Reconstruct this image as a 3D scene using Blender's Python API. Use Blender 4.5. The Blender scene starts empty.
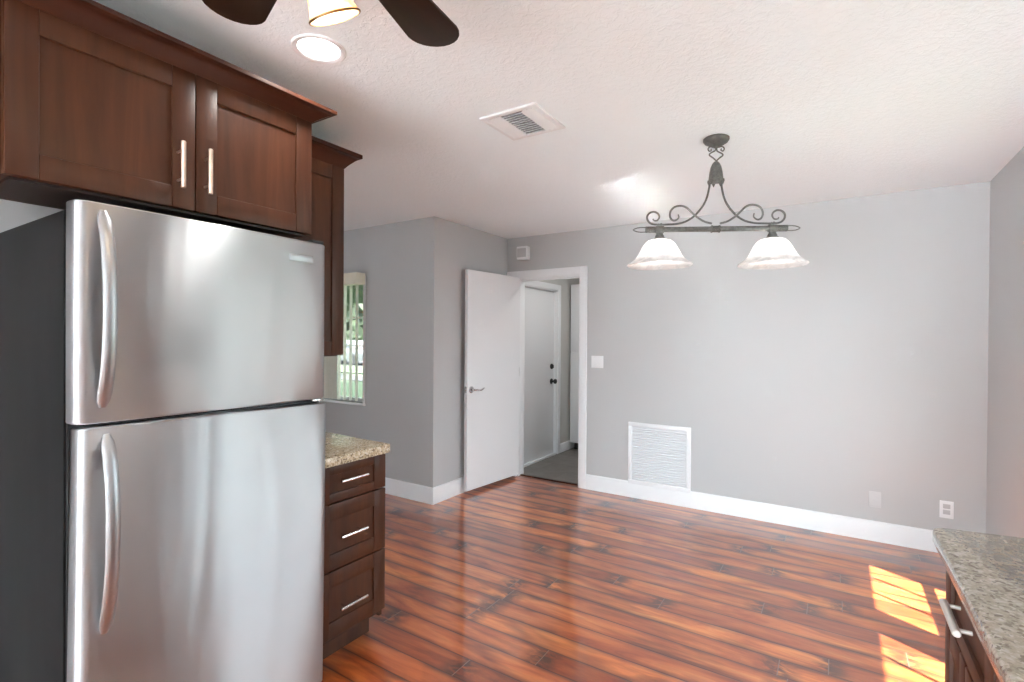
import bpy, bmesh, math, random
from mathutils import Vector, Matrix
random.seed(7)
scene = bpy.context.scene
COL = scene.collection
PI = math.pi

# ------------------------------------------------------------------ camera
YAW, PITCH, ROLL, FPX, CAMZ = 0.5699, -0.0053, 0.0066, 506.28, 1.4118
def camera_basis():
    F = Vector((-math.sin(YAW), math.cos(YAW), 0)); Rt = Vector((math.cos(YAW), math.sin(YAW), 0)); U = Vector((0, 0, 1))
    F2 = F*math.cos(PITCH) + U*math.sin(PITCH); U2 = U*math.cos(PITCH) - F*math.sin(PITCH)
    return Rt*math.cos(ROLL) + U2*math.sin(ROLL), U2*math.cos(ROLL) - Rt*math.sin(ROLL), F2
cr, cu, cf = camera_basis()
cam_data = bpy.data.cameras.new('camera')
cam_data.sensor_width = 36.0
cam_data.lens = FPX*36.0/1024.0
cam_data.clip_start = 0.02
cam = bpy.data.objects.new('camera', cam_data)
COL.objects.link(cam)
m = Matrix.Identity(4)
for i in range(3):
    m[i][0], m[i][1], m[i][2] = cr[i], cu[i], -cf[i]
m[2][3] = CAMZ
cam.matrix_world = m
scene.camera = cam

# ------------------------------------------------------------------ world, sun, exposure
SKY, SUN, EXPO = 7.2, 42.0, 0.38
w = bpy.data.worlds.new('sky'); scene.world = w; w.use_nodes = True
bgn = w.node_tree.nodes['Background']
bgn.inputs[0].default_value = (0.82, 0.92, 1.0, 1); bgn.inputs[1].default_value = SKY
sd = bpy.data.lights.new('sun', 'SUN'); sd.energy = SUN; sd.angle = 0.009; sd.color = (1.0, 0.96, 0.95)
sun = bpy.data.objects.new('sun', sd); COL.objects.link(sun)
sun.location = (6, -1, 12)
sun.rotation_euler = Vector((-1.0, 0.55, -1.63)).to_track_quat('-Z', 'Y').to_euler()
scene.view_settings.view_transform = 'Standard'
scene.view_settings.look = 'None'
scene.view_settings.gamma = 1
scene.view_settings.use_curve_mapping = False
scene.view_settings.exposure = EXPO
scene.cycles.use_denoising = True
scene.cycles.max_bounces = 14
scene.cycles.diffuse_bounces = 8
scene.cycles.glossy_bounces = 6
scene.cycles.transmission_bounces = 8
scene.cycles.transparent_max_bounces = 16
scene.cycles.sample_clamp_indirect = 0
scene.cycles.blur_glossy = 0.0

def portal(loc, sx, sy, direction):
    d = bpy.data.lights.new('window_portal', 'AREA'); d.shape = 'RECTANGLE'; d.size = sx; d.size_y = sy
    d.cycles.is_portal = True
    o = bpy.data.objects.new('window_portal', d); COL.objects.link(o)
    o.location = loc; o.rotation_euler = Vector(direction).to_track_quat('-Z', 'Y').to_euler()
portal((0.97, 3.19, 1.265), 0.72, 1.62, (-1, 0, 0))
portal((0.97, 2.29, 1.265), 0.745, 1.62, (-1, 0, 0))
portal((-0.80, -2.68, 1.07), 3.0, 2.05, (0, 1, 0))
portal((-4.31, 3.42, 1.38), 1.15, 1.2, (0, -1, 0))
portal((-6.15, -.65, 1.3), 1.5, 1.4, (1, 0, 0))

# ------------------------------------------------------------------ mesh helpers
class MB:
    """collects shapes in world coordinates into one mesh"""
    def __init__(self): self.bm = bmesh.new()
    def box(self, x0, x1, y0, y1, z0, z1, b=0.0, seg=2, M=None):
        x0, x1 = min(x0, x1), max(x0, x1); y0, y1 = min(y0, y1), max(y0, y1); z0, z1 = min(z0, z1), max(z0, z1)
        vs = bmesh.ops.create_cube(self.bm, size=1.0)['verts']
        for v in vs:
            v.co = Vector((x0 + (v.co.x+.5)*(x1-x0), y0 + (v.co.y+.5)*(y1-y0), z0 + (v.co.z+.5)*(z1-z0)))
        if b > 0:
            b = min(b, .45*min(x1-x0, y1-y0, z1-z0))
            es = list({e for v in vs for e in v.link_edges})
            r = bmesh.ops.bevel(self.bm, geom=es, offset=b, segments=seg, profile=.5, affect='EDGES')
            vs = list({v for f in r['faces'] for v in f.verts} | {v for v in vs if v.is_valid})
        if M is not None:
            for v in vs: v.co = M @ v.co
        return self
    def lathe(self, prof, n=32, M=None, cap=False):
        """prof: list of (radius, z)"""
        rings = []
        for r, z in prof:
            if r < 1e-6:
                rings.append([self.bm.verts.new((0, 0, z))])
            else:
                rings.append([self.bm.verts.new((r*math.cos(2*PI*i/n), r*math.sin(2*PI*i/n), z)) for i in range(n)])
        for a, b in zip(rings, rings[1:]):
            for i in range(n):
                j = (i+1) % n
                if len(a) == 1 and len(b) == 1: continue
                if len(a) == 1: self.bm.faces.new((a[0], b[j], b[i]))
                elif len(b) == 1: self.bm.faces.new((a[i], a[j], b[0]))
                else: self.bm.faces.new((a[i], a[j], b[j], b[i]))
        if cap:
            for r in (rings[0], rings[-1]):
                if len(r) > 2: self.bm.faces.new(r)
        if M is not None:
            for r in rings:
                for v in r: v.co = M @ v.co
        return self
    def tube(self, pts, r, n=8, closed=False, flat=None):
        pts = [Vector(p) for p in pts]
        N = len(pts); rad = r if isinstance(r, (list, tuple)) else [r]*N
        rings = []; up = None
        for i, p in enumerate(pts):
            if closed: t = pts[(i+1) % N] - pts[i-1]
            else: t = pts[min(i+1, N-1)] - pts[max(i-1, 0)]
            t.normalize()
            if up is None:
                up = Vector((0, 0, 1)) if abs(t.z) < .9 else Vector((1, 0, 0))
            up = (up - t*up.dot(t)).normalized(); sd_ = t.cross(up)
            rings.append([self.bm.verts.new(p + (sd_*math.cos(2*PI*k/n) + up*math.sin(2*PI*k/n))*rad[i]) for k in range(n)])
        rng = range(N) if closed else range(N-1)
        for i in rng:
            a, b = rings[i], rings[(i+1) % N]
            for k in range(n):
                q = (k+1) % n
                self.bm.faces.new((a[k], a[q], b[q], b[k]))
        if not closed:
            self.bm.faces.new(rings[0]); self.bm.faces.new(rings[-1])
        return self
    def loft(self, rings, cap=True):
        R_ = [[self.bm.verts.new(p) for p in r] for r in rings]
        for a, b in zip(R_, R_[1:]):
            n = len(a)
            for i in range(n):
                j = (i+1) % n
                self.bm.faces.new((a[i], a[j], b[j], b[i]))
        if cap:
            self.bm.faces.new(R_[0]); self.bm.faces.new(R_[-1])
        return self
    def prism(self, poly, z0, z1, b=0.0):
        """horizontal polygon extruded upward, edges rounded by b"""
        c = Vector((sum(q[0] for q in poly)/len(poly), sum(q[1] for q in poly)/len(poly)))
        def ring(z, inset):
            out = []
            n = len(poly)
            for i in range(n):
                p0, p1, p2 = Vector(poly[i-1]), Vector(poly[i]), Vector(poly[(i+1) % n])
                n1 = Vector(((p1-p0).y, -(p1-p0).x)).normalized(); n2 = Vector(((p2-p1).y, -(p2-p1).x)).normalized()
                nn = (n1+n2); nn = nn.normalized()/max(.5, nn.normalized().dot(n1))
                if nn.dot(p1-c) < 0: nn = -nn
                q = p1 - nn*inset
                out.append((q.x, q.y, z))
            return out
        if b <= 0: return self.loft([ring(z0, 0), ring(z1, 0)])
        k = b*(1-math.sqrt(.5))
        return self.loft([ring(z0, b), ring(z0+k, k), ring(z0+b, 0), ring(z1-b, 0), ring(z1-k, k), ring(z1, b)])

WORG = {}
def link(name, data, origin, parent):
    o = bpy.data.objects.new(name, data); COL.objects.link(o)
    WORG[o.name] = Vector(origin)
    if parent is not None:
        o.parent = parent; o.location = Vector(origin) - WORG[parent.name]
    else: o.location = origin
    return o
def obj(name, mb, mat, parent=None, label=None, cat=None, group=None, kind=None, origin=None, sharp=25):
    bm = mb.bm
    bmesh.ops.recalc_face_normals(bm, faces=bm.faces)
    if origin is None:
        xs = [v.co for v in bm.verts]
        lo = Vector([min(c[i] for c in xs) for i in range(3)]); hi = Vector([max(c[i] for c in xs) for i in range(3)])
        origin = Vector(((lo.x+hi.x)/2, (lo.y+hi.y)/2, lo.z))
    origin = Vector(origin)
    for v in bm.verts: v.co -= origin
    me = bpy.data.meshes.new(name); bm.to_mesh(me); bm.free()
    me.materials.append(mat)
    me.polygons.foreach_set('use_smooth', [True]*len(me.polygons))
    me.set_sharp_from_angle(angle=math.radians(sharp))
    o = link(name, me, origin, parent)
    tags(o, label, cat, group, kind)
    return o
def tags(o, label=None, cat=None, group=None, kind=None):
    if label: o['label'] = label
    if cat: o['category'] = cat
    if group: o['group'] = group
    if kind: o['kind'] = kind
def thing(name, origin, label, cat, group=None):
    o = link(name, None, origin, None); o.empty_display_size = .1
    tags(o, label, cat, group); return o
def struct(name, mb, mat, parent=None, label=None, origin=None):
    o = obj(name, mb, mat, parent, origin=origin)
    if parent is None: o['kind'] = 'structure'
    if label: o['label'] = label
    return o

# ------------------------------------------------------------------ materials
class NT:
    def __init__(self, name):
        self.mat = bpy.data.materials.new(name); self.mat.use_nodes = True
        self.t = self.mat.node_tree; self.n = self.t.nodes; self.l = self.t.links
        self.p = self.n['Principled BSDF']; self.out = self.n['Material Output']
    def add(self, typ, **kw):
        nd = self.n.new(typ)
        for k, v in kw.items():
            if k == 'i':
                for a, b in v.items(): self.put(nd.inputs[a], b)
            else: setattr(nd, k, v)
        return nd
    def put(self, sock, v):
        if isinstance(v, bpy.types.NodeSocket): self.l.new(v, sock)
        else: sock.default_value = v
    def m(self, op, a, b=0.0, c=0.0, clamp=False):
        nd = self.add('ShaderNodeMath', operation=op, use_clamp=clamp)
        for s, v in zip(nd.inputs, (a, b, c)): self.put(s, v)
        return nd.outputs[0]
    def comb(self, x, y, z):
        nd = self.add('ShaderNodeCombineXYZ')
        for s, v in zip(nd.inputs, (x, y, z)): self.put(s, v)
        return nd.outputs[0]
    def obj_co(self): return self.add('ShaderNodeTexCoord').outputs['Object']
    def scale(self, vec, s):
        nd = self.add('ShaderNodeMapping'); self.l.new(vec, nd.inputs[0]); nd.inputs['Scale'].default_value = s
        return nd.outputs[0]
    def noise(self, vec, scale, detail=3, rough=.5, dist=0.0):
        nd = self.add('ShaderNodeTexNoise'); self.l.new(vec, nd.inputs['Vector'])
        nd.inputs['Scale'].default_value = scale; nd.inputs['Detail'].default_value = detail
        nd.inputs['Roughness'].default_value = rough; nd.inputs['Distortion'].default_value = dist
        return nd.outputs[0]
    def ramp(self, fac, stops):
        nd = self.add('ShaderNodeValToRGB'); e = nd.color_ramp.elements
        while len(e) < len(stops): e.new(.5)
        for el, (p, c) in zip(e, stops):
            el.position = p; el.color = (*c, 1)
        self.l.new(fac, nd.inputs[0]); return nd.outputs[0]
    def mix(self, fac, a, b, mode='MIX'):
        nd = self.add('ShaderNodeMix', data_type='RGBA', blend_type=mode)
        self.put(nd.inputs[0], fac)
        self.put(nd.inputs[6], a if isinstance(a, bpy.types.NodeSocket) else (*a, 1))
        self.put(nd.inputs[7], b if isinstance(b, bpy.types.NodeSocket) else (*b, 1))
        return nd.outputs[2]
    def bump(self, h, strength=.3, dist=.01):
        nd = self.add('ShaderNodeBump'); self.l.new(h, nd.inputs['Height'])
        nd.inputs['Strength'].default_value = strength; nd.inputs['Distance'].default_value = dist
        self.l.new(nd.outputs[0], self.p.inputs['Normal']); return nd
    def set(self, **kw):
        for k, v in kw.items():
            s = self.p.inputs[k.replace('_', ' ')]
            self.put(s, (*v, 1) if isinstance(v, tuple) and len(v) == 3 and s.type == 'RGBA' else v)
        return self
def plain(name, col, rough=.5, metal=0.0, var=.06, vscale=8.0, bump=0.0, **kw):
    t = NT(name); n = t.noise(t.obj_co(), vscale, 4)
    dk = tuple(c*(1-var) for c in col); lt = tuple(min(1, c*(1+var)) for c in col)
    t.set(Base_Color=t.ramp(n, [(.3, dk), (.7, lt)]), Roughness=rough, Metallic=metal, **kw)
    if bump: t.bump(n, bump, .002)
    return t.mat

def mk_paint(name, col, bscale=220, bstr=.08, rough=.6):
    t = NT(name); co = t.obj_co()
    big = t.noise(co, 1.3, 2)
    t.set(Base_Color=t.ramp(big, [(.2, tuple(c*.985 for c in col)), (.8, tuple(min(1, c*1.015) for c in col))]), Roughness=rough)
    t.bump(t.noise(co, bscale, 2), bstr, .002)
    return t.mat
WALL = mk_paint('wall_paint', (.515, .520, .527))
UTIL = mk_paint('utility_paint', (.56, .55, .53))
WHITE = mk_paint('white_trim_paint', (.83, .84, .86), 90, .02, .38)
DOORW = mk_paint('white_door_paint', (.80, .81, .83), 60, .03, .42)

def mk_ceiling():
    t = NT('ceiling_texture'); co = t.obj_co()
    a = t.noise(co, 38, 4, .6, .8)
    h = t.m('SMOOTHSTEP', a, .46, .62) if False else t.ramp(a, [(.44, (0, 0, 0)), (.60, (1, 1, 1))])
    t.set(Base_Color=(.885, .93, .96), Roughness=.8)
    t.bump(h, .35, .004)
    return t.mat
CEIL = mk_ceiling()

def mk_floor():
    t = NT('laminate_planks'); co = t.obj_co()
    sp = t.add('ShaderNodeSeparateXYZ'); t.l.new(co, sp.inputs[0]); x, y = sp.outputs[0], sp.outputs[1]
    PW, PL = .125, 1.35
    yr = t.m('DIVIDE', t.m('ADD', y, -.02), PW); row = t.m('FLOOR', yr); fy = t.m('FRACT', yr)
    wn = t.add('ShaderNodeTexWhiteNoise', noise_dimensions='1D'); t.l.new(row, wn.inputs['W'])
    xs = t.m('ADD', t.m('DIVIDE', x, PL), t.m('MULTIPLY', wn.outputs[0], 5.0)); colu = t.m('FLOOR', xs); fx = t.m('FRACT', xs)
    w2 = t.add('ShaderNodeTexWhiteNoise', noise_dimensions='2D'); t.l.new(t.comb(row, colu, 0), w2.inputs['Vector']); rid = w2.outputs[0]
    ey = t.m('MULTIPLY', t.m('MINIMUM', fy, t.m('SUBTRACT', 1.0, fy)), PW)
    ex = t.m('MULTIPLY', t.m('MINIMUM', fx, t.m('SUBTRACT', 1.0, fx)), PL)
    gy = t.ramp(t.m('DIVIDE', ey, .012), [(.05, (0, 0, 0)), (.38, (1, 1, 1))])
    gx = t.ramp(t.m('DIVIDE', ex, .012), [(.10, (0, 0, 0)), (.22, (1, 1, 1))])
    gro = t.m('MINIMUM', gy, gx)
    off = t.m('MULTIPLY', rid, 61.0)
    v1 = t.comb(t.m('ADD', t.m('MULTIPLY', x, 1.6), off), t.m('MULTIPLY', y, 9.0), off)
    g1 = t.noise(v1, 1.0, 7, .62, 1.1)
    v2 = t.comb(t.m('ADD', t.m('MULTIPLY', x, 2.2), off), t.m('MULTIPLY', y, 9.0), t.m('ADD', off, 9.0))
    g2 = t.noise(v2, 1.0, 3, .5, .6)
    v3 = t.comb(t.m('ADD', t.m('MULTIPLY', x, 5.0), off), t.m('MULTIPLY', y, 55.0), off)
    g3 = t.noise(v3, 1.0, 4, .6)
    base = t.ramp(g1, [(.24, (.17, .028, .008)), (.38, (.42, .090, .022)), (.53, (.60, .160, .038)), (.76, (.74, .27, .075))])
    tint = t.ramp(rid, [(0, (.52, .40, .36)), (.3, (.80, .70, .66)), (.7, (1, .95, .9)), (1, (1.2, 1.25, 1.15))])
    c = t.mix(1.0, base, tint, 'MULTIPLY')
    c = t.mix(t.ramp(g2, [(.54, (0, 0, 0)), (.72, (.7, .7, .7))]), c, (.09, .018, .009))
    c = t.mix(t.ramp(g3, [(.35, (.2, .2, .2)), (.55, (0, 0, 0))]), c, (.10, .022, .011))
    # smoky knots near the plank ends
    kn = t.noise(t.comb(t.m('MULTIPLY', x, 9.0), t.m('MULTIPLY', y, 20.0), off), 1.0, 3, .6, 1.0)
    endm = t.ramp(t.m('DIVIDE', ex, .10), [(.0, (1, 1, 1)), (.35, (.8, .8, .8)), (1, (0, 0, 0))])
    km = t.m('MULTIPLY', t.ramp(kn, [(.34, (0, 0, 0)), (.54, (.95, .95, .95))]), endm)
    c = t.mix(km, c, (.05, .018, .013))
    edge = t.ramp(t.m('DIVIDE', ey, .030), [(0, (1, 1, 1)), (.3, (.62, .62, .62)), (1, (0, 0, 0))])
    c = t.mix(t.m('MULTIPLY', edge, t.ramp(g2, [(.30, (.10, .10, .10)), (.62, (1, 1, 1))])), c, (.085, .018, .011))
    c = t.mix(gy, (.075, .018, .011), c)
    c = t.mix(gx, (.22, .12, .09), c)
    rough = t.m('ADD', .30, t.m('MULTIPLY', g2, .15))
    t.set(Base_Color=c, Roughness=rough, IOR=1.5, Coat_Weight=1.0, Coat_Roughness=.09, Coat_IOR=1.9)
    h = t.m('ADD', t.m('MULTIPLY', gro, 1.0), t.m('MULTIPLY', t.m('ADD', g3, t.m('MULTIPLY', g2, 2.0)), .25))
    t.bump(h, .22, .0022)
    return t.mat
FLOOR = mk_floor()

def mk_tile():
    t = NT('grey_slate_tile'); co = t.obj_co()
    br = t.add('ShaderNodeTexBrick'); t.l.new(co, br.inputs['Vector']); br.offset = .5
    br.inputs['Scale'].default_value = 1; br.inputs['Brick Width'].default_value = .6; br.inputs['Row Height'].default_value = .3
    br.inputs['Mortar Size'].default_value = .004
    br.inputs['Color1'].default_value = (.17, .155, .14, 1); br.inputs['Color2'].default_value = (.215, .20, .185, 1); br.inputs['Mortar'].default_value = (.12, .11, .105, 1)
    n = t.noise(co, 6, 5, .6)
    t.set(Base_Color=t.mix(.5, br.outputs[0], t.ramp(n, [(.3, (.13, .115, .10)), (.7, (.26, .245, .23))])), Roughness=.4)
    return t.mat
TILE = mk_tile()

def mk_wood(name, dark, lite, rough=.33, axis='z'):
    t = NT(name); co = t.obj_co()
    s = {'z': (14, 14, 1.1), 'y': (14, 1.1, 14), 'x': (1.1, 14, 14)}[axis]
    g = t.noise(t.scale(co, s), 1.0, 6, .6, .8)
    b = t.noise(t.scale(co, tuple(q*.35 for q in s)), 1.0, 3, .5, .4)
    c = t.ramp(g, [(.28, dark), (.72, lite)])
    c = t.mix(t.ramp(b, [(.45, (0, 0, 0)), (.75, (.6, .6, .6))]), c, tuple(q*.6 for q in dark))
    t.set(Base_Color=c, Roughness=rough, Specular_IOR_Level=.26, Coat_Weight=.05, Coat_Roughness=.25)
    t.bump(g, .05, .001)
    return t.mat
CHERRY = mk_wood('cherry_cabinet_wood', (.040, .0118, .0048), (.098, .032, .0125), .4)
CHERRY_H = mk_wood('cherry_crown_wood', (.028, .0085, .005), (.062, .0195, .010), .3, 'y')
BLADE = mk_wood('fan_blade_wood', (.012, .005, .002), (.034, .014, .006), .42, 'x')
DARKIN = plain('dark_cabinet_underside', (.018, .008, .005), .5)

def mk_steel():
    t = NT('brushed_stainless'); co = t.obj_co()
    br = t.noise(t.scale(co, (3, 3, 420)), 1.0, 3, .6)
    lo = t.noise(t.scale(co, (1, 5.0, 1.0)), 1.0, 1.5, .4, .8)
    sm = t.noise(co, 3.0, 3)
    tan = t.add('ShaderNodeTangent', direction_type='RADIAL', axis='Z')
    t.set(Base_Color=t.ramp(sm, [(.3, (.50, .512, .53)), (.7, (.55, .562, .58))]), Metallic=1.0,
          Roughness=t.m('ADD', .44, t.m('MULTIPLY', br, .02)), Anisotropic=1.0, Anisotropic_Rotation=.25, Tangent=tan.outputs[0])
    t.bump(lo, .42, .012)
    return t.mat
STEEL = mk_steel()
SMOOTHST = plain('satin_steel_handle', (.41, .415, .425), .40, 1.0, .04, 20)
NICKEL = plain('warm_reflection_nickel', (.74, .60, .50), .33, 1.0, .05, 30)  # warm reflected tint put into the nickel's base colour
CHROME = plain('satin_chrome', (.62, .62, .63), .18, 1.0, .04, 30)
SATIN = plain('satin_bar_pull', (.78, .76, .72), .45, .8, .03, 30)
BLACK = plain('black_gasket', (.012, .012, .013), .5, 0, .2, 30)
def mk_fridge_side():
    t = NT('black_fridge_side'); n = t.noise(t.scale(t.obj_co(), (6, 6, 1.2)), 1, 4, .6)
    t.set(Base_Color=t.ramp(n, [(.3, (.005, .005, .0055)), (.75, (.013, .013, .0135))]), Roughness=.6, Specular_IOR_Level=.1)
    t.bump(t.noise(t.obj_co(), 300, 2), .15, .001); return t.mat
FSIDE = mk_fridge_side()

def mk_granite(name, cols, edge=False):
    t = NT(name); co = t.obj_co()
    vo = t.add('ShaderNodeTexVoronoi', feature='F1'); t.l.new(co, vo.inputs['Vector']); vo.inputs['Scale'].default_value = 170
    n1 = t.noise(co, 55, 6, .7); n2 = t.noise(co, 14, 4, .6)
    c = t.ramp(n1, [(.30, cols[0]), (.43, cols[1]), (.55, cols[2]), (.70, cols[3])])
    sp = t.add('ShaderNodeSeparateXYZ'); t.l.new(vo.outputs['Color'], sp.inputs[0])
    c = t.mix(t.ramp(sp.outputs[0], [(.80, (0, 0, 0)), (.86, (.8, .8, .8))]), c, cols[0])
    c = t.mix(t.ramp(sp.outputs[1], [(.80, (0, 0, 0)), (.86, (.7, .7, .7))]), c, cols[3])
    c = t.mix(t.ramp(n2, [(.5, (0, 0, 0)), (.75, (.5, .5, .5))]), c, cols[1])
    t.set(Base_Color=c, Roughness=.16, Coat_Weight=.2)
    return t.mat
GRANITE = mk_granite('beige_granite', [(.15, .11, .07), (.40, .31, .20), (.53, .44, .31), (.72, .66, .55)])
GRANITE2 = mk_granite('beige_grey_granite', [(.12, .095, .07), (.27, .23, .175), (.35, .31, .25), (.47, .43, .37)])

PEWTER = plain('aged_pewter', (.165, .165, .155), .45, .75, .25, 60, .15)
PEWTERT = plain('textured_pewter', (.13, .13, .12), .55, .7, .5, 220, .5)
def mk_alabaster():
    t = NT('alabaster_glass'); co = t.obj_co()
    n = t.noise(t.scale(co, (9, 9, 16)), 1, 4, .55, 2.2)
    c = t.ramp(n, [(.35, (.72, .72, .73)), (.62, (.95, .95, .95))])
    d = t.add('ShaderNodeBsdfDiffuse'); t.l.new(c, d.inputs[0])
    tr = t.add('ShaderNodeBsdfTranslucent'); t.l.new(c, tr.inputs[0])
    mx = t.add('ShaderNodeMixShader', i={0: .6}); t.l.new(d.outputs[0], mx.inputs[1]); t.l.new(tr.outputs[0], mx.inputs[2])
    gl = t.add('ShaderNodeBsdfGlossy'); gl.inputs['Roughness'].default_value = .15
    m2 = t.add('ShaderNodeMixShader', i={0: .06}); t.l.new(mx.outputs[0], m2.inputs[1]); t.l.new(gl.outputs[0], m2.inputs[2])
    t.l.new(m2.outputs[0], t.out.inputs[0]); return t.mat
ALAB = mk_alabaster()
def mk_emit(name, col, s):
    t = NT(name); t.set(Base_Color=col, Emission_Color=col, Emission_Strength=s, Roughness=.4); return t.mat
LENS = mk_emit('downlight_lens', (1, .99, .97), 3.0)
BULB2 = mk_emit('fan_bulb_glow', (1, .90, .72), 6.0)
BULB = mk_emit('bulb_glow', (1, .95, .88), 24.0)
def mk_amber():
    t = NT('amber_glass'); n = t.noise(t.obj_co(), 28, 4, .6, 1.5)
    c = t.ramp(n, [(.3, (.72, .50, .26)), (.7, (1, .90, .72))])
    d = t.add('ShaderNodeBsdfTranslucent'); t.l.new(c, d.inputs[0])
    g = t.add('ShaderNodeBsdfPrincipled'); t.l.new(c, g.inputs['Base Color']); g.inputs['Roughness'].default_value = .15
    mx = t.add('ShaderNodeMixShader', i={0: .6}); t.l.new(g.outputs[0], mx.inputs[1]); t.l.new(d.outputs[0], mx.inputs[2])
    t.l.new(mx.outputs[0], t.out.inputs[0]); return t.mat
AMBER = mk_amber()
BRONZE = plain('bronze_fan_metal', (.22, .13, .06), .3, .9, .2, 40)
def mk_glass():
    t = NT('window_glass'); lw = t.add('ShaderNodeLayerWeight', i={0: .5})
    fr = t.m('ADD', .03, t.m('MULTIPLY', t.m('POWER', lw.outputs['Facing'], 5.0), .6))
    a = t.add('ShaderNodeBsdfTransparent'); a.inputs[0].default_value = (.95, .97, .96, 1)
    b = t.add('ShaderNodeBsdfGlossy'); b.inputs['Roughness'].default_value = 0.0
    mx = t.add('ShaderNodeMixShader'); t.l.new(fr, mx.inputs[0]); t.l.new(a.outputs[0], mx.inputs[1]); t.l.new(b.outputs[0], mx.inputs[2])
    t.l.new(mx.outputs[0], t.out.inputs[0]); return t.mat
GLASS = mk_glass()
def mk_slat():
    t = NT('cream_vinyl_slat'); c = (.74, .72, .63)
    d = t.add('ShaderNodeBsdfPrincipled'); n = t.noise(t.scale(t.obj_co(), (80, 80, 2)), 1, 2)
    t.l.new(t.ramp(n, [(.3, (.70, .68, .59)), (.7, (.78, .76, .68))]), d.inputs['Base Color']); d.inputs['Roughness'].default_value = .5
    tr = t.add('ShaderNodeBsdfTranslucent'); tr.inputs[0].default_value = (*c, 1)
    mx = t.add('ShaderNodeMixShader', i={0: .12}); t.l.new(d.outputs[0], mx.inputs[1]); t.l.new(tr.outputs[0], mx.inputs[2])
    t.l.new(mx.outputs[0], t.out.inputs[0]); return t.mat
SLAT = mk_slat()
CREAM = plain('cream_valance', (.80, .77, .64), .45)
PLATE = plain('white_plastic_plate', (.84, .84, .85), .35, 0, .02)
PAINTED = plain('wall_coloured_plate', (.60, .605, .61), .55, 0, .02)
SOCK = plain('socket_face_grey', (.52, .52, .53), .4, 0, .02)
GRILLE = plain('white_grille_metal', (.80, .80, .815), .4, 0, .03)
VDARK = plain('vent_shadow_metal', (.30, .30, .30), .6, 0, .05)
LAWN = plain('lawn_grass', (.050, .080, .028), .9, 0, .5, 14, .4)
LAWN2 = plain('dry_grass', (.065, .071, .062), .9, 0, .3, 14, .4)
ASPH = plain('grey_road', (.024, .024, .027), .9, 0, .15, 6)  # road colour lowered in place of shade from trees
CONC = plain('shaded_pale_concrete', (.028, .028, .03), .85, 0, .1, 5)  # pale sidewalk darkened by colour, standing in for tree shade
BOUNCE_PAVING = plain('bounce_paving', (.70, .72, .74), .85, 0, .1, 5)  # bright paving added out of view to bounce sunlight onto the ceiling
BARK = plain('tree_bark', (.085, .065, .05), .9, 0, .4, 12, .6)
LEAF = plain('tree_leaves', (.014, .026, .008), .7, 0, .7, 5, .6)
LEAF2 = plain('pale_leaves', (.030, .045, .016), .7, 0, .6, 5, .6)
CARP = plain('shaded_white_car_paint', (.07, .073, .078), .2, 0, .02, 3, 0, Coat_Weight=1.0)  # white paint darkened to stand in for missing tree shade
TYRE = plain('tyre_rubber', (.02, .02, .02), .8)
CARGL = plain('dark_car_glass', (.03, .04, .05), .05)
RUBBER = plain('black_knob', (.015, .014, .014), .35)

# ------------------------------------------------------------------ room shell
H = 2.44
YF, XR, XJ, YJ, XK = 4.390, 0.822, -2.873, 3.254, -2.40
XL, YB = -6.0, -2.5
def wall_grid(axis, c0, c1, a0, a1, holes, z0=0.0, z1=H):
    """wall slab between c0 and c1 on axis ('x' or 'y'); holes are (a0,a1,z0,z1)"""
    mb = MB()
    As = sorted({a0, a1} | {h[0] for h in holes} | {h[1] for h in holes}); Zs = sorted({z0, z1} | {h[2] for h in holes} | {h[3] for h in holes})
    for i in range(len(As)-1):
        for j in range(len(Zs)-1):
            am, zm = (As[i]+As[i+1])/2, (Zs[j]+Zs[j+1])/2
            if any(h[0] < am < h[1] and h[2] < zm < h[3] for h in holes): continue
            if axis == 'x': mb.box(c0, c1, As[i], As[i+1], Zs[j], Zs[j+1])
            else: mb.box(As[i], As[i+1], c0, c1, Zs[j], Zs[j+1])
    bmesh.ops.remove_doubles(mb.bm, verts=mb.bm.verts, dist=1e-5)
    seen = {}
    for f in list(mb.bm.faces):
        k = tuple(round(q, 4) for q in f.calc_center_median())
        seen.setdefault(k, []).append(f)
    dead = [f for fs in seen.values() if len(fs) > 1 for f in fs]
    bmesh.ops.delete(mb.bm, geom=dead, context='FACES')
    return mb
struct('floor', MB().box(XL, XR, YB, YF+.06, -.1, 0), FLOOR, label='glossy reddish brown laminate plank floor', origin=(0, 0, 0))
struct('floor_utility', MB().box(XJ, -1.0, YF+.06, 6.5, -.1, -.004), TILE, label='grey tile floor beyond the open door', origin=(0, 0, 0))
struct('ceiling', MB().box(XL-.1, XR+.1, YB-.1, 6.6, H, H+.1), CEIL, label='white knockdown textured ceiling', origin=(0, 0, H))
DX0, DX1, DZ = -2.750, -2.042, 2.026
struct('wall_far', wall_grid('y', YF, YF+.12, XJ, XR+.12, [(DX0, DX1, -1, DZ)]), WALL, label='grey painted far wall', origin=(0, YF, 0))
U0, U1, UZ = 4.62, 5.510, 2.00
struct('wall_jog', wall_grid('x', XJ-.12, XJ, YJ+.12, YF+.12, []), WALL, label='short grey wall behind the open white door', origin=(XJ, 0, 0))
struct('wall_utility', wall_grid('x', XJ-.12, XJ, YF+.12, 6.6, [(U0, U1, -1, UZ)]), UTIL, label='grey utility room wall with a white door', origin=(XJ, 0, 0))
struct('wall_utility_end', MB().box(XJ, -1.0, 6.5, 6.6, 0, H), UTIL)
struct('wall_utility_side', MB().box(-1.0, -.9, YF+.12, 6.6, 0, H), UTIL)
WX0, WX1, WZ0, WZ1 = -4.90, -3.745, .79, 1.985
struct('wall_window', wall_grid('y', YJ, YJ+.12, XL, XJ, [(WX0, WX1, WZ0, WZ1)]), WALL, label='grey wall with the blind covered window', origin=(0, YJ, 0))
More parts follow.
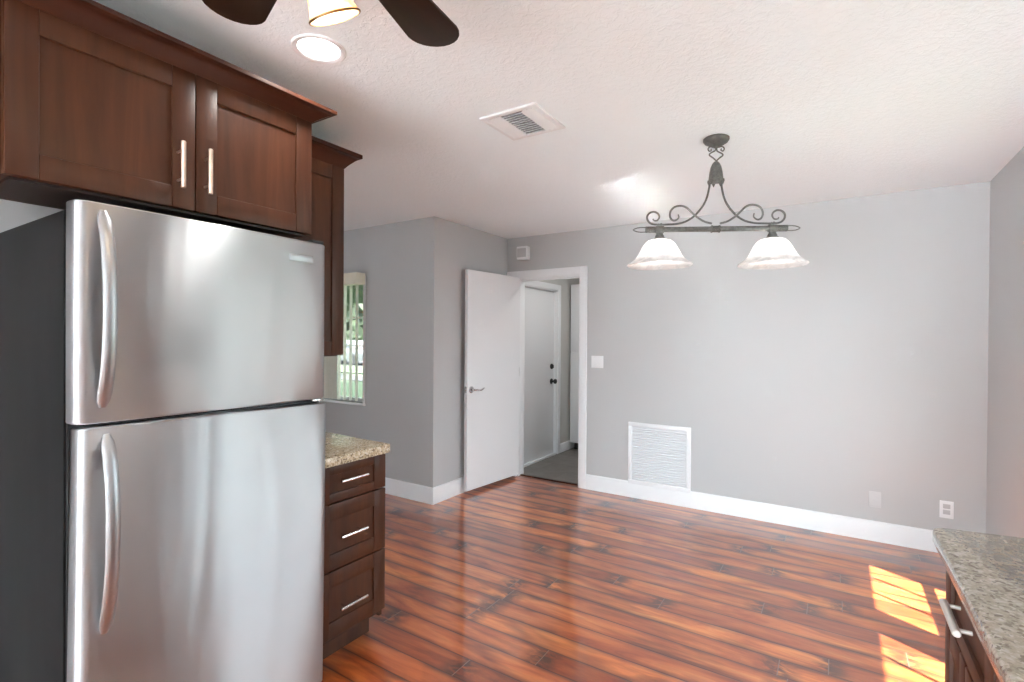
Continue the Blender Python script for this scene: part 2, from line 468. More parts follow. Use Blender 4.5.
RWA, RWB = (2.828, 3.547, .45, 2.08), (1.92, 2.665, .45, 2.08)
struct('wall_right', wall_grid('x', XR, XR+.12, YB, YF+.12, [RWA, RWB]), WALL, label='grey right wall', origin=(XR, 0, 0))
struct('wall_kitchen', MB().box(XK-.1, XK, YB, 1.70, 0, H), WALL, label='grey kitchen wall behind the refrigerator')
struct('wall_rear', wall_grid('y', YB-.12, YB, XL, XR+.12, [(-2.3, .7, .03, 2.10)]), WALL)
struct('wall_left', wall_grid('x', XL-.12, XL, YB, YJ+.12, [(-1.4, .1, .6, 2.0)]), WALL)

# baseboards: a stepped profile swept along a wall foot
def baseboard(name, axis, face, a0, a1, sgn, mat=WHITE, h=.140, m0=0.0, m1=0.0):
    """axis 'x': wall runs along y at x=face and the board stands out in sgn*x; m0, m1 mitre the ends"""
    prof = [(0, 0), (.015, 0), (.015, h-.028), (.012, h-.020), (.012, h-.012), (.007, h-.003), (0.002, h), (0, h)]
    r0, r1 = [], []
    for o, z in prof:
        c = face + sgn*o
        p0, p1 = a0 + m0*o, a1 + m1*o
        r0.append((c, p0, z) if axis == 'x' else (p0, c, z)); r1.append((c, p1, z) if axis == 'x' else (p1, c, z))
    return struct(name, MB().loft([r0, r1]), mat)
baseboard('baseboard_far', 'y', YF, -1.982, XR, -1)
baseboard('baseboard_jog', 'x', XJ, YJ, YF, 1, m0=-1)
baseboard('baseboard_window', 'y', YJ, XL, XJ, -1, m1=1)
baseboard('baseboard_right', 'x', XR, 1.85, YF, -1)
baseboard('baseboard_utility', 'x', XJ, U1+.07, 6.5, 1, h=.11)
baseboard('baseboard_left', 'x', XL, YB, YJ, 1)

# door casing around the far opening (flat casing with eased edge, plus jamb lining)
def casing(name, pieces, mat=WHITE, label=None):
    mb = MB()
    for p in pieces: mb.box(*p, b=.004)
    return struct(name, mb, mat, label=label)
casing('trim_1', [(XJ+.001, DX0+.004, YF-.018, YF, 0, 2.096), (DX1-.004, DX1+.070, YF-.018, YF, 0, 2.096), (DX0+.004, DX1-.004, YF-.018, YF, DZ-.004, 2.096),
                  (DX0, DX0+.018, YF, YF+.12, 0, DZ), (DX1-.018, DX1, YF, YF+.12, 0, DZ), (DX0, DX1, YF, YF+.12, DZ-.018, DZ),
                  (DX1-.030, DX1-.018, YF+.045, YF+.075, 0, DZ-.018), (DX0+.018, DX1-.018, YF+.045, YF+.075, DZ-.030, DZ-.018)], label='white casing of the open doorway')
casing('trim_2', [(XJ, XJ+.016, U1-.004, U1+.066, 0, UZ+.066), (XJ, XJ+.016, U0-.066, U0+.004, 0, UZ+.066), (XJ, XJ+.016, U0+.004, U1-.004, UZ-.004, UZ+.066),
                  (XJ-.12, XJ, U1-.016, U1, 0, UZ), (XJ-.12, XJ, U0, U0+.016, 0, UZ), (XJ-.12, XJ, U0, U1, UZ-.016, UZ)], label='white casing of the utility room door')
struct('trim_3', MB().box(DX0+.018, DX1-.018, YF+.045, YF+.085, -.001, .010, .004), CHERRY_H, label='dark wood threshold strip under the open door')

# ---- the open white door: hinged on the left jamb, swung back towards the short wall
ang = math.radians(-5.6)
hinge = Vector((-2.706, YF-.022, 0))
DM = Matrix.Translation(hinge) @ Matrix.Rotation(ang, 4, 'Z')
LW = .770
d1 = struct('door_1', MB().box(-.036, 0, -LW, 0, .034, 2.028, .002, 1, DM), DOORW, label='plain white flush door standing open')
mb = MB()
hy, hz = -LW+.052, .945
mb.lathe([(0, .0), (.031, .0), (.031, .006), (.026, .011), (.012, .013), (.011, .045), (0, .045)], 28, DM @ Matrix.Translation((0, hy, hz)) @ Matrix.Rotation(PI/2, 4, 'Y'))
pts = [(.040, 0, 0), (.050, .012, 0), (.053, .035, -.003), (.053, .06, -.006), (.052, .085, -.002), (.050, .110, .006), (.046, .125, .010)]
mb.tube([DM @ Vector((x, hy+y, hz+z)) for x, y, z in pts], [.010, .010, .009, .0085, .008, .0075, .006], 10)
obj('lever_handle', mb, CHROME, d1)
mb = MB()
mb.lathe([(0, .0), (.031, .0), (.031, .006), (.026, .011), (.012, .013), (.011, .040), (0, .040)], 28, DM @ Matrix.Translation((-.036, hy, hz)) @ Matrix.Rotation(-PI/2, 4, 'Y'))
mb.tube([DM @ Vector((-.036-x, hy+y, hz+z)) for x, y, z in pts[:5]], [.010, .010, .009, .0085, .007], 10)
obj('lever_handle', mb, CHROME, d1)
obj('latch_plate', MB().box(-.030, -.006, -LW-.0015, -LW+.002, hz-.03, hz+.03, .001, 1, DM).box(-.024, -.012, -LW-.010, -LW, hz-.009, hz+.009, .003, 2, DM), CHROME, d1)
for zz in (.22, 1.03, 1.84):
    mb = MB(); mb.lathe([(0, zz), (.006, zz), (.006, zz+.09), (0, zz+.09)], 12, Matrix.Translation((-2.745, YF-.026, 0))); mb.box(-.038, -.002, .0005, .0025, zz, zz+.09, 0, 1, DM)
    obj('hinge', mb, CHROME, d1)

# ---- utility room: closed door, tall white cabinet, added ceiling fill lamp
struct('trim_4', MB().box(XJ-.12, XJ-.01, U0, U1, -.02, .012), WHITE)
d2 = struct('door_2', MB().box(XJ-.075, XJ-.035, U0+.018, U1-.018, .012, UZ-.018, .002), DOORW, label='closed white door in the utility room')
for z_, kind in ((1.075, 'deadbolt'), (.895, 'door_knob')):
    Mk = Matrix.Translation((XJ-.035, U1-.085, z_)) @ Matrix.Rotation(PI/2, 4, 'Y')
    if kind == 'deadbolt':
        mb = MB().lathe([(0, 0), (.033, 0), (.033, .010), (.026, .018), (0, .018)], 24, Mk); mb.box(XJ-.020, XJ-.002, U1-.090, U1-.080, z_-.018, z_+.018, .003)
    else:
        mb = MB().lathe([(0, 0), (.033, 0), (.033, .008), (.012, .014), (.012, .034), (.024, .040), (.030, .052), (.028, .064), (.016, .072), (0, .073)], 24, Mk)
    obj(kind, mb, RUBBER, d2)
uc = thing('utility_cabinet', (-2.5, 5.95, 0), 'tall white cabinet with two doors at the end of the utility room', 'cabinet')
obj('carcass', MB().box(-2.848, -2.10, 5.84, 6.35, .09, 2.10, .003), WHITE, uc)
obj('base', MB().box(-2.82, -2.12, 5.90, 6.33, 0, .09), RUBBER, uc)
obj('cabinet_door', MB().box(-2.845, -2.480, 5.818, 5.838, .10, 1.235, .003), DOORW, uc)
obj('cabinet_door', MB().box(-2.845, -2.480, 5.818, 5.838, 1.250, 2.095, .003), DOORW, uc)
obj('cabinet_door', MB().box(-2.470, -2.105, 5.818, 5.838, .10, 1.235, .003), DOORW, uc)
obj('cabinet_door', MB().box(-2.470, -2.105, 5.818, 5.838, 1.250, 2.095, .003), DOORW, uc)
def ceiling_disc(name, x, y, label, power, r=.093, group=None):
    t = thing(name, (x, y, H), label, 'ceiling light', group)
    Mz = Matrix.Translation((x, y, H))
    obj('trim_ring', MB().lathe([(r, 0), (r, -.004), (r-.004, -.007), (r-.012, -.0065), (r-.020, -.003), (r-.0215, -.0005), (r-.0215, .0)], 48, Mz), WHITE, t)
    obj('lens', MB().lathe([(0, -.0025), (r-.035, -.0025), (r-.022, -.002), (r-.022, -.0005)], 48, Mz), LENS, t)
    d = bpy.data.lights.new('downlight_beam', 'AREA'); d.shape = 'DISK'; d.size = (r-.03)*2; d.energy = power; d.color = (1, .97, .92)
    o = bpy.data.objects.new('downlight_beam', d); COL.objects.link(o); o.parent = t; o.location = (0, 0, -.009)
    return t
ceiling_disc('recessed_light', -1.564, 1.151, 'round white recessed light glowing in the ceiling above the refrigerator cabinet', 5)
ceiling_disc('recessed_light', -1.55, -.85, 'added unseen recessed light in the kitchen ceiling over the left aisle', 5)  # extra downlight out of view, added to brighten the kitchen
ceiling_disc('recessed_light', -.10, -1.2, 'added unseen recessed light near the added rear glazing', 5)  # second added downlight, unseen, for more kitchen light
ceiling_disc('utility_fill_light', -2.0, 5.1, 'added unseen ceiling light brightening the utility room', 6.5, .13)  # unseen lamp added to lift the dim utility room

# ------------------------------------------------------------------ windows
def window_x(name, x, y0, y1, z0, z1, out, rail=True):
    """window set in a wall of constant x (outer side is +out)"""
    t = MB(); xa, xb = x, x+.035*out; f = .035
    t.box(xa, xb, y0, y0+f, z0, z1, .003); t.box(xa, xb, y1-f, y1, z0, z1, .003)
    t.box(xa, xb, y0+f, y1-f, z0, z0+f, .003); t.box(xa, xb, y0+f, y1-f, z1-f, z1, .003)
    if rail:
        for k in (1, 2): ym_ = y0+f + (y1-y0-2*f)*k/3; t.box(xa+.008*out, xb-.006*out, ym_-.007, ym_+.007, z0+f, z1-f)
        zm = .765; t.box(xa-.003*out, xb, y0+f, y1-f, zm-.017, zm+.017, .003)
    wdw = struct(name, t, WHITE)
    xm = (xa+xb)/2
    obj('pane', MB().box(xm-.002, xm+.002, y0+f-.004, y1-f+.004, z0+f-.004, z1-f+.004), GLASS, wdw)
    return wdw
window_x('window_2', XR+.085, RWA[0], RWA[1], RWA[2], RWA[3], 1)
window_x('window_3', XR+.085, RWB[0], RWB[1], RWB[2], RWB[3], 1)
window_x('left_fill_window', XL-.05, -1.4, .1, .6, 2.0, -1, False)  # unseen window added to let in more daylight
for nm, (a, b) in (('rear_fill_window', (-2.3, .7)),):  # unseen rear sliding glass door, added as a large daylight source
    t = MB(); y_ = YB-.06
    for q in ((a, a+.05), (b-.05, b), ((a+b)/2-.03, (a+b)/2+.03)): t.box(q[0], q[1], y_-.02, y_+.02, .03, 2.10, .003)
    t.box(a+.05, b-.05, y_-.02, y_+.02, .03, .08, .003); t.box(a+.05, b-.05, y_-.02, y_+.02, 2.05, 2.10, .003)
    wd = struct(nm, t, WHITE)
    obj('pane', MB().box(a+.045, (a+b)/2-.025, y_-.002, y_+.002, .075, 2.055), GLASS, wd)
    obj('pane', MB().box((a+b)/2+.025, b-.045, y_-.002, y_+.002, .075, 2.055), GLASS, wd)
# window with the vertical blinds: reveal liner, sill, frame, panes
t = MB(); ya, yb = YJ+.06, YJ+.10; f = .035
for q in ((WX0, WX0+f), (WX1-f, WX1), ((WX0+WX1)/2-.02, (WX0+WX1)/2+.02)): t.box(q[0], q[1], ya, yb, WZ0, WZ1, .003)
t.box(WX0+f, WX1-f, ya, yb, WZ0, WZ0+f, .003); t.box(WX0+f, WX1-f, ya, yb, WZ1-f, WZ1, .003)
for zz in (1.06, 1.33, 1.60): t.box(WX0+f, WX1-f, ya+.012, yb-.012, zz-.006, zz+.006)
w1 = struct('window_1', t, WHITE, label='white framed window behind vertical blinds')
obj('pane', MB().box(WX0+f-.004, WX1-f+.004, ya+.018, ya+.022, WZ0+f-.004, WZ1-f+.004), GLASS, w1)
obj('window_sill', MB().box(WX0-.02, WX1+.035, YJ-.014, YJ+.06, WZ0-.022, WZ0, .004), WHITE, w1)
obj('window_frame', MB().box(WX1, WX1+.030, YJ-.008, YJ, WZ0, 1.99, .003).box(WX0-.02, WX0, YJ-.008, YJ, WZ0, 1.99, .003), WHITE, w1)
# vertical blind
vb = thing('vertical_blind', ((WX0+WX1)/2, YJ-.06, 1.9), 'cream vertical blind with a box valance at the grey walled window', 'blind')
obj('valance', MB().box(WX0-.04, -3.715, YJ-.105, YJ-.002, 1.905, 2.012, .006), CREAM, vb)
slat_proto = None
nsl = 14
for k in range(nsl):
    sx = -3.772 - .083*k
    ang_ = math.radians(124 if k < 4 else 12)
    if slat_proto is None:
        prof = []
        for s in (-1, 1):
            for q in range(7):
                u = (-1+2*q/6)*s; prof.append((u*.0445, .004*(1-u*u) + .0006*s))
        mb = MB(); mb.loft([[(sx+p[0], YJ-.055+p[1], .815) for p in prof], [(sx+p[0], YJ-.055+p[1], 1.91) for p in prof]])
        slat_proto = o = obj('slat', mb, SLAT, vb, origin=(sx, YJ-.055, .815))
    else:
        o = slat_proto.copy(); COL.objects.link(o); o.parent = vb
        o.location = slat_proto.location + Vector((-.083*k, 0, 0))
    o.rotation_euler = (0, 0, ang_)

# ------------------------------------------------------------------ cabinets
def shaker(mb, xf, s, y0, y1, z0, z1, st=.068, th=.02):
    """a shaker front whose face is at x=xf looking along s*x"""
    xb = xf - s*th
    mb.box(xb, xf, y0, y0+st, z0, z1, .0025); mb.box(xb, xf, y1-st, y1, z0, z1, .0025)
    mb.box(xb, xf-s*.0006, y0+st, y1-st, z0, z0+st, .0025); mb.box(xb, xf-s*.0006, y0+st, y1-st, z1-st, z1, .0025)
    mb.box(xb+s*.002, xf-s*.009, y0+st-.002, y1-st+.002, z0+st-.002, z1-st+.002)
    return mb
def bar_pull(name, parent, p0, p1, out, r=.006, inset=.025, mat=NICKEL):
    """bar handle from p0 to p1 standing 'out' off the face"""
    p0, p1, out = Vector(p0), Vector(p1), Vector(out)
    d = (p1-p0).normalized(); mb = MB()
    mb.tube([p0+out, p0+out+d*.002, p1+out-d*.002, p1+out], [r*.8, r, r, r*.8], 14)
    for q in (p0+d*inset, p1-d*inset): mb.tube([q, q+out*.5, q+out], r*.55, 10)
    return obj(name, mb, mat, parent)
def crown(xd, xw, y0, y1, z0, prof):
    rings = []
    for o, z in prof:
        rings.append([(xw, y0-o, z0+z), (xd+o, y0-o, z0+z), (xd+o, y1+o, z0+z), (xw, y1+o, z0+z)])
    return MB().loft(rings)
CROWN = [(0, 0), (.004, .003), (.008, .008), (.022, .020), (.040, .034), (.054, .042), (.060, .043), (.066, .046), (.066, .060), (.062, .062), (0, .062)]

fc = thing('wall_cabinet', ((XK-1.73)/2, .81, 1.812), 'dark cherry wall cabinet with two warm tinted nickel pulls above the refrigerator', 'cabinet')
CX, CZ0, CZ1, CY0, CY1 = -1.73, 1.812, 2.252, .375, 1.243
obj('carcass', MB().box(-2.05, CX-.021, CY0+.001, CY1-.001, CZ0+.001, CZ1).box(XK+.001, -2.05, CY0+.001, CY1-.001, 1.95, CZ1).box(-2.05, CX-.03, .20, CY0, CZ0-.012, CZ1), CHERRY, fc)
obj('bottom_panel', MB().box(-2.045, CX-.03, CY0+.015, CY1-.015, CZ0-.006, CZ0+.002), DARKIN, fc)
ym = .818
for a, b, hy_ in ((CY0, ym-.0015, .766), (ym+.0015, CY1, .846)):
    d_ = obj('cabinet_door', shaker(MB(), CX, 1, a, b, CZ0, CZ1-.003, .066), CHERRY, fc)
    bar_pull('handle', d_, (CX, hy_, 1.868), (CX, hy_, 2.012), (.036, 0, 0), .007, .028)
obj('crown_molding', crown(CX, -2.05, .20, CY1, 2.248, [(o, z*.85) for o, z in CROWN]), CHERRY_H, fc)

uw = thing('wall_cabinet', ((XK-2.1)/2, 1.46, 1.322), 'narrow dark cherry wall cabinet above the granite worktop by the blinds', 'cabinet')
UX, UZ0, UZ1, UY0, UY1 = -2.10, 1.322, 2.268, 1.258, 1.697
obj('carcass', MB().box(XK+.001, UX-.021, UY0+.001, UY1-.001, UZ0+.001, UZ1), CHERRY, uw)
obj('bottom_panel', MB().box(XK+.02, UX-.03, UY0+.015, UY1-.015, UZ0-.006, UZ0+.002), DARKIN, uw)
obj('cabinet_door', shaker(MB(), UX, 1, UY0+.002, UY1, UZ0, UZ1-.003, .070), CHERRY, uw)
obj('crown_molding', crown(UX, XK, UY0, UY1, 2.262, [(o*.95, z*1.25) for o, z in CROWN]), CHERRY_H, uw)

# drawer cabinet beyond the refrigerator, with its granite top
bc = thing('base_cabinet', (-2.1, 1.47, 0), 'dark cherry base cabinet with three drawers beside the refrigerator', 'cabinet')
BX, BY0, BY1 = -1.785, 1.262, 1.688
obj('carcass', MB().box(XK+.001, BX-.021, BY0, BY1-.001, .115, .872), CHERRY, bc)
obj('toe_kick', MB().box(XK+.001, BX-.095, BY0, BY1-.012, 0, .115).box(BX-.14, BX-.021, BY1-.018, BY1-.001, .10, .115), CHERRY, bc)
for z0, z1, hz_ in ((.710, .868, .803), (.424, .704, .566), (.136, .418, .262)):
    st = .060 if z1-z0 > .2 else .040
    mb = MB(); xb = BX-.02
    y0, y1, sw = BY0+.046, BY1, .068
    shaker(mb, BX, 1, y0, y1, z0, z1, .068) if z1-z0 > .2 else None
    if z1-z0 <= .2:
        mb.box(xb, BX, y0, y0+sw, z0, z1, .0025); mb.box(xb, BX, y1-sw, y1, z0, z1, .0025)
        mb.box(xb, BX-.0006, y0+sw, y1-sw, z0, z0+st, .0025); mb.box(xb, BX-.0006, y0+sw, y1-sw, z1-st, z1, .0025)
        mb.box(xb+.002, BX-.009, y0+sw-.002, y1-sw+.002, z0+st-.002, z1-st+.002)
    d_ = obj('drawer', mb, CHERRY, bc)
    bar_pull('handle', d_, (BX, 1.408, hz_), (BX, 1.552, hz_), (.036, 0, 0), .0068, .03, CHROME)
obj('filler_strip', MB().box(BX-.02, BX, BY0, BY0+.044, .136, .868, .002), CHERRY, bc)
def rounded(poly, rads, n=6):
    out = []
    N = len(poly)
    for i in range(N):
        p0, p1, p2 = Vector(poly[i-1]), Vector(poly[i]), Vector(poly[(i+1) % N]); r = rads[i]
        if r <= 0: out.append(tuple(p1)); continue
        a = p1 + (p0-p1).normalized()*r; b = p1 + (p2-p1).normalized()*r
        for k in range(n+1):
            s = k/n; q = a*(1-s)**2 + p1*2*s*(1-s) + b*s*s; out.append(tuple(q))
    return out
obj('granite_worktop', MB().prism(rounded([(XK+.001, 1.258), (-1.752, 1.258), (-1.752, 1.694), (XK+.001, 1.722)], [0, 0, .018, 0]), .873, .915, .007), GRANITE,
    label='speckled beige granite worktop on the three drawer cabinet', cat='worktop')

# right hand run of base cabinets facing the kitchen aisle
RX = .246
right_units = ((1.250, 1.738, 'dark cherry base cabinet nearest the dining area, a bar pull on its drawer'),
               (.762, 1.248, 'dark cherry base cabinet under the granite counter, second from its end'),
               (.274, .760, 'dark cherry base cabinet under the granite counter, third from its end'))
for y0, y1, lab in right_units:
    rc = thing('base_cabinet', (.53, (y0+y1)/2, 0), lab, 'cabinet', 'cabinets along the right wall')
    obj('carcass', MB().box(RX+.021, XR-.002, y0+.001, y1-.001, .115, .872), CHERRY, rc)
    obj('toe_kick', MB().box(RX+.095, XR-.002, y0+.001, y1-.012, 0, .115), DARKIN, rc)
    a, b = y0+.002, y1-.012
    mb = MB(); sw, st = .066, .040
    z0, z1 = .700, .852; xb = RX+.02
    mb.box(RX, xb, a, a+sw, z0, z1, .0025); mb.box(RX, xb, b-sw, b, z0, z1, .0025)
    mb.box(RX+.0006, xb, a+sw, b-sw, z0, z0+st, .0025); mb.box(RX+.0006, xb, a+sw, b-sw, z1-st, z1, .0025)
    mb.box(RX+.009, xb-.002, a+sw-.002, b-sw+.002, z0+st-.002, z1-st+.002)
    d_ = obj('drawer', mb, CHERRY, rc)
    yc = (a+b)/2 - .009
    bar_pull('handle', d_, (RX, yc-.080, .796), (RX, yc+.080, .796), (-.028, 0, 0), .0085, .02, SATIN)
    for c, e in ((a, (a+b)/2-.0015), ((a+b)/2+.0015, b)):
        obj('cabinet_door', shaker(MB(), RX, -1, c, e, .120, .692, .058), CHERRY, rc)
obj('granite_countertop', MB().prism(rounded([(.218, -1.0), (XR-.001, -1.0), (XR-.001, 1.855), (.219, 1.757)], [0, 0, 0, .028]), .873, .915, .009), GRANITE2,
    label='speckled beige grey granite counter in the bottom right corner', cat='countertop')

# ------------------------------------------------------------------ refrigerator
fr = thing('refrigerator', (-2.0, .868, 0), 'stainless top freezer refrigerator with black sides under the cherry cabinet', 'refrigerator')
FY0, FY1, FXB, FXF = .485, 1.250, -1.697, -1.640
obj('body', MB().box(XK+.03, FXB-.010, FY0-.002, FY1-.002, .03, 1.742, .004), FSIDE, fr)
def door_rings(z0, z1):
    def ring(z, ins):
        pts = []
        y0, y1, xb, xf = FY0+ins, FY1-ins, FXB, FXF-ins
        r = .030; bow = .008
        pts.append((xb, y0, z))
        for k in range(9):
            a = PI - (PI/2)*k/8
            pts.append((xf-r-bow*.0 + r*math.sin(PI/2*k/8), y0 + r - r*math.cos(PI/2*k/8), z))
        n = 22
        for k in range(1, n):
            s = k/n; yy = (y0+r)*(1-s) + (y1-r)*s
            pts.append((xf + bow*(1-(2*s-1)**2), yy, z))
        for k in range(9):
            pts.append((xf-r + r*math.cos(PI/2*k/8), y1 - r + r*math.sin(PI/2*k/8), z))
        pts.append((xb, y1, z))
        return pts
    return [ring(z0, .006), ring(z0+.002, .002), ring(z0+.006, 0), ring(z1-.006, 0), ring(z1-.002, .002), ring(z1, .006)]
GZ0, GZ1 = 1.166, 1.179
for nm, z0, z1, hz0, hz1 in (('freezer_door', GZ1, 1.764, 1.222, 1.742), ('refrigerator_door', .095, GZ0, .620, 1.148)):
    d_ = obj(nm, MB().loft(door_rings(z0, z1)), STEEL, fr, sharp=50)
    if nm == 'refrigerator_door': d_.rotation_euler = (math.radians(-.5), 0, 0)
    # bowed flat-oval handle fixed at both ends
    n = 26; rings = []
    for k in range(n+1):
        s = k/n; z = hz0 + (hz1-hz0)*s
        e = abs(2*s-1); out = .050*(1-e**2.4)
        endk = min(1.0, min(s, 1-s)*16); wd = .0165*(.45+.55*math.sqrt(endk)); tk = .009*(.6+.4*endk)
        cx, cy = FXF + .010 + out, FY0 + .057
        rings.append([(cx + tk*math.cos(2*PI*q/16), cy + wd*math.sin(2*PI*q/16), z) for q in range(16)])
    mb = MB().loft(rings)
    for zz in (hz0+.022, hz1-.022): mb.box(FXF-.004, FXF+.016, FY0+.049, FY0+.065, zz-.016, zz+.016, .004)
    obj('handle', mb, SMOOTHST, d_)
    if nm == 'freezer_door':
        obj('badge', MB().box(FXF-.001, FXF+.0065, 1.085, 1.182, 1.684, 1.712, .0015), SMOOTHST, d_, label='small blank rectangular badge')
obj('gasket', MB().box(FXB-.010, FXB, FY0+.004, FY1-.006, .10, 1.757), BLACK, fr)
obj('center_hinge', MB().box(FXB-.01, FXF-.012, FY1-.055, FY1-.006, GZ0+.003, GZ1-.003, .001).lathe([(0, GZ0-.002), (.006, GZ0-.002), (.006, GZ1+.002), (0, GZ1+.002)], 12, Matrix.Translation((FXF-.02, FY1-.02, 0))), CHROME, fr)
obj('top_hinge', MB().box(FXB-.05, FXF-.010, FY1-.06, FY1-.010, 1.765, 1.776, .003), BLACK, fr)
obj('toe_grille', MB().box(FXB-.02, FXB+.005, FY0+.01, FY1-.01, .0, .085, .003), BLACK, fr)

# ------------------------------------------------------------------ pendant over the dining area
PC = Vector((-.525, 2.738, 0)); bdir = Vector((.886, .464, 0)).normalized()
nrm = Vector((-bdir.y, bdir.x, 0))
def PP(u, z, d=0.0): return PC + bdir*u + nrm*d + Vector((0, 0, z))
def px(x, y): return ((x-715.6)/195.7*.975, 1.98-(y-228)/195.7)          # picture-plane millimetres of the fixture, measured off its scrolls
def smooth_path(pts, n=6):
    out = []
    for i in range(len(pts)-1):
        p0, p1, p2, p3 = [Vector(pts[max(0, min(len(pts)-1, i+k))]) for k in (-1, 0, 1, 2)]
        for k in range(n):
            s = k/n
            out.append(.5*((2*p1) + (p2-p0)*s + (2*p0-5*p1+4*p2-p3)*s*s + (3*p1-p0-3*p2+p3)*s**3))
    out.append(Vector(pts[-1])); return out
pl = thing('pendant_light', (PC.x, PC.y, H), 'aged pewter scrollwork pendant with two alabaster bell shades', 'pendant light')
MP = Matrix.Translation(PC) @ Matrix.Rotation(math.atan2(bdir.y, bdir.x), 4, 'Z')
obj('canopy', MB().lathe([(0, 2.44), (.058, 2.44), (.063, 2.436), (.063, 2.428), (.056, 2.417), (.038, 2.406), (.014, 2.399), (.010, 2.390), (0, 2.388)], 40, MP), PEWTER, pl)
# hook of two little scrolls and a loop
mb = MB()
for s in (-1, 1):
    pts = [(0, 2.400), (.012*s, 2.394), (.030*s, 2.396), (.040*s, 2.386), (.034*s, 2.374), (.024*s, 2.378), (.026*s, 2.386)]
    mb.tube([PP(u, z) for u, z in smooth_path([Vector((a, b)) for a, b in pts])], .0035, 8)
    pts = [(.004*s, 2.392), (.006*s, 2.376), (.030*s, 2.362), (.034*s, 2.352), (.016*s, 2.338), (0, 2.322)]
    mb.tube([PP(u, z, .004*s) for u, z in smooth_path([Vector((a, b)) for a, b in pts])], .0035, 8)
obj('hook', mb, PEWTER, pl)
mb = MB().lathe([(0, 2.322), (.009, 2.320), (.018, 2.310), (.026, 2.292), (.032, 2.262), (.035, 2.235), (.036, 2.222), (.030, 2.215), (0, 2.212)], 32, MP)
for k in range(6):
    a = k*PI/3; c = PC + Vector((math.cos(a)*.033, math.sin(a)*.033, 0))
    mb.lathe([(0, 2.232), (.008, 2.228), (.009, 2.218), (.004, 2.205), (0, 2.198)], 10, Matrix.Translation(c))
obj('tulip_cup', mb, PEWTER, pl)
R1 = [(711.2, 180), (710.3, 187), (708.6, 195), (704.7, 202.5), (699.5, 210), (693.5, 216), (686, 220.5), (677, 222.8), (668, 223.3), (659, 223.4), (652, 222.6), (648, 219.5), (647, 215), (649.5, 211.5), (654, 210.3), (658, 212.2), (659.4, 215.6), (657.3, 219), (653.8, 219.0), (653.0, 217.4)]
R2 = [(711.5, 223.4), (704, 221.2), (697, 217), (691, 211.5), (686, 207), (680.5, 205.3), (674.5, 206.3), (670.5, 210), (669.6, 215), (671.4, 219), (675, 219.9), (678.4, 217.2), (678.0, 213.8)]
for s in (-1, 1):
    for pts in (R1, R2):
        uz = [px(q[0] - (0.0 if q[1] > 200 else 1.0), q[1]) for q in pts]
        path = smooth_path([Vector((-abs(u) if s < 0 else abs(u), z)) for u, z in uz], 5)
        dd = .006 if pts is R1 else -.006
        rad = [.0052 - .002*max(0, (i/len(path)-.75)/.25) for i in range(len(path))]
        obj('scroll_arm', MB().tube([PP(p.x, p.y, dd) for p in path], rad, 8), PEWTER, pl)
zb = 1.977
My = MP @ Matrix.Translation((0, 0, zb)) @ Matrix.Rotation(PI/2, 4, 'Y')
obj('bar', MB().lathe([(0, -.305), (.0135, -.305), (.0135, .305), (0, .305)], 24, My), PEWTER, pl)
obj('center_collar', MB().lathe([(.0135, -.021), (.019, -.021), (.019, -.016), (.0165, -.015), (.0165, .015), (.019, .016), (.019, .021), (.0135, .021)], 24, My), PEWTERT, pl)
for s in (-1, 1):
    a, b = sorted((s*.296, s*.350))
    obj('end_sleeve', MB().lathe([(0, a), (.0165, a), (.0165, b), (0, b)], 24, My), PEWTERT, pl)
    lp = [(u_-.012, z_) for u_, z_ in [(.362, .012), (.385, .0125), (.405, .010), (.420, .004), (.426, 0), (.420, -.004), (.405, -.010), (.385, -.0125), (.362, -.012)]]
    obj('end_loop', MB().tube([PP(s*u, zb+dz) for u, dz in lp], .0028, 8), PEWTER, pl)
    sc = s*.279
    Ms = MP @ Matrix.Translation((sc, 0, 0))
    mb = MB().lathe([(.013, 1.962), (.017, 1.962), (.017, 1.953), (.022, 1.945), (.024, 1.936), (.030, 1.932), (.032, 1.926), (.026, 1.922), (0, 1.922)], 28, Ms)
    mb.tube([PP(sc-.012, 1.998), PP(sc-.004, 2.004), PP(sc+.004, 2.002), PP(sc+.010, 2.008)], .006, 8)
    mb.lathe([(.0135, -.02), (.0185, -.02), (.0185, .02), (.0135, .02)], 20, MP @ Matrix.Translation((sc, 0, zb)) @ Matrix.Rotation(PI/2, 4, 'Y'))
    obj('socket', mb, PEWTER, pl)
    prof = [(.040, 1.924), (.060, 1.918), (.074, 1.905), (.086, 1.888), (.100, 1.862), (.112, 1.840), (.126, 1.822), (.146, 1.806), (.161, 1.798), (.164, 1.793), (.160, 1.790), (.144, 1.799),
            (.123, 1.815), (.107, 1.836), (.095, 1.860), (.081, 1.885), (.070, 1.900), (.058, 1.912), (.040, 1.917)]
    sh = obj('lamp_shade', MB().lathe(prof, 48, Ms), ALAB, pl, sharp=60)
    bz = 1.86
    obj('bulb', MB().lathe([(0, bz-.050), (.016, bz-.046), (.027, bz-.030), (.030, bz-.012), (.024, bz+.010), (.014, bz+.030), (.013, bz+.062), (0, bz+.062)], 20, Ms), BULB, pl)

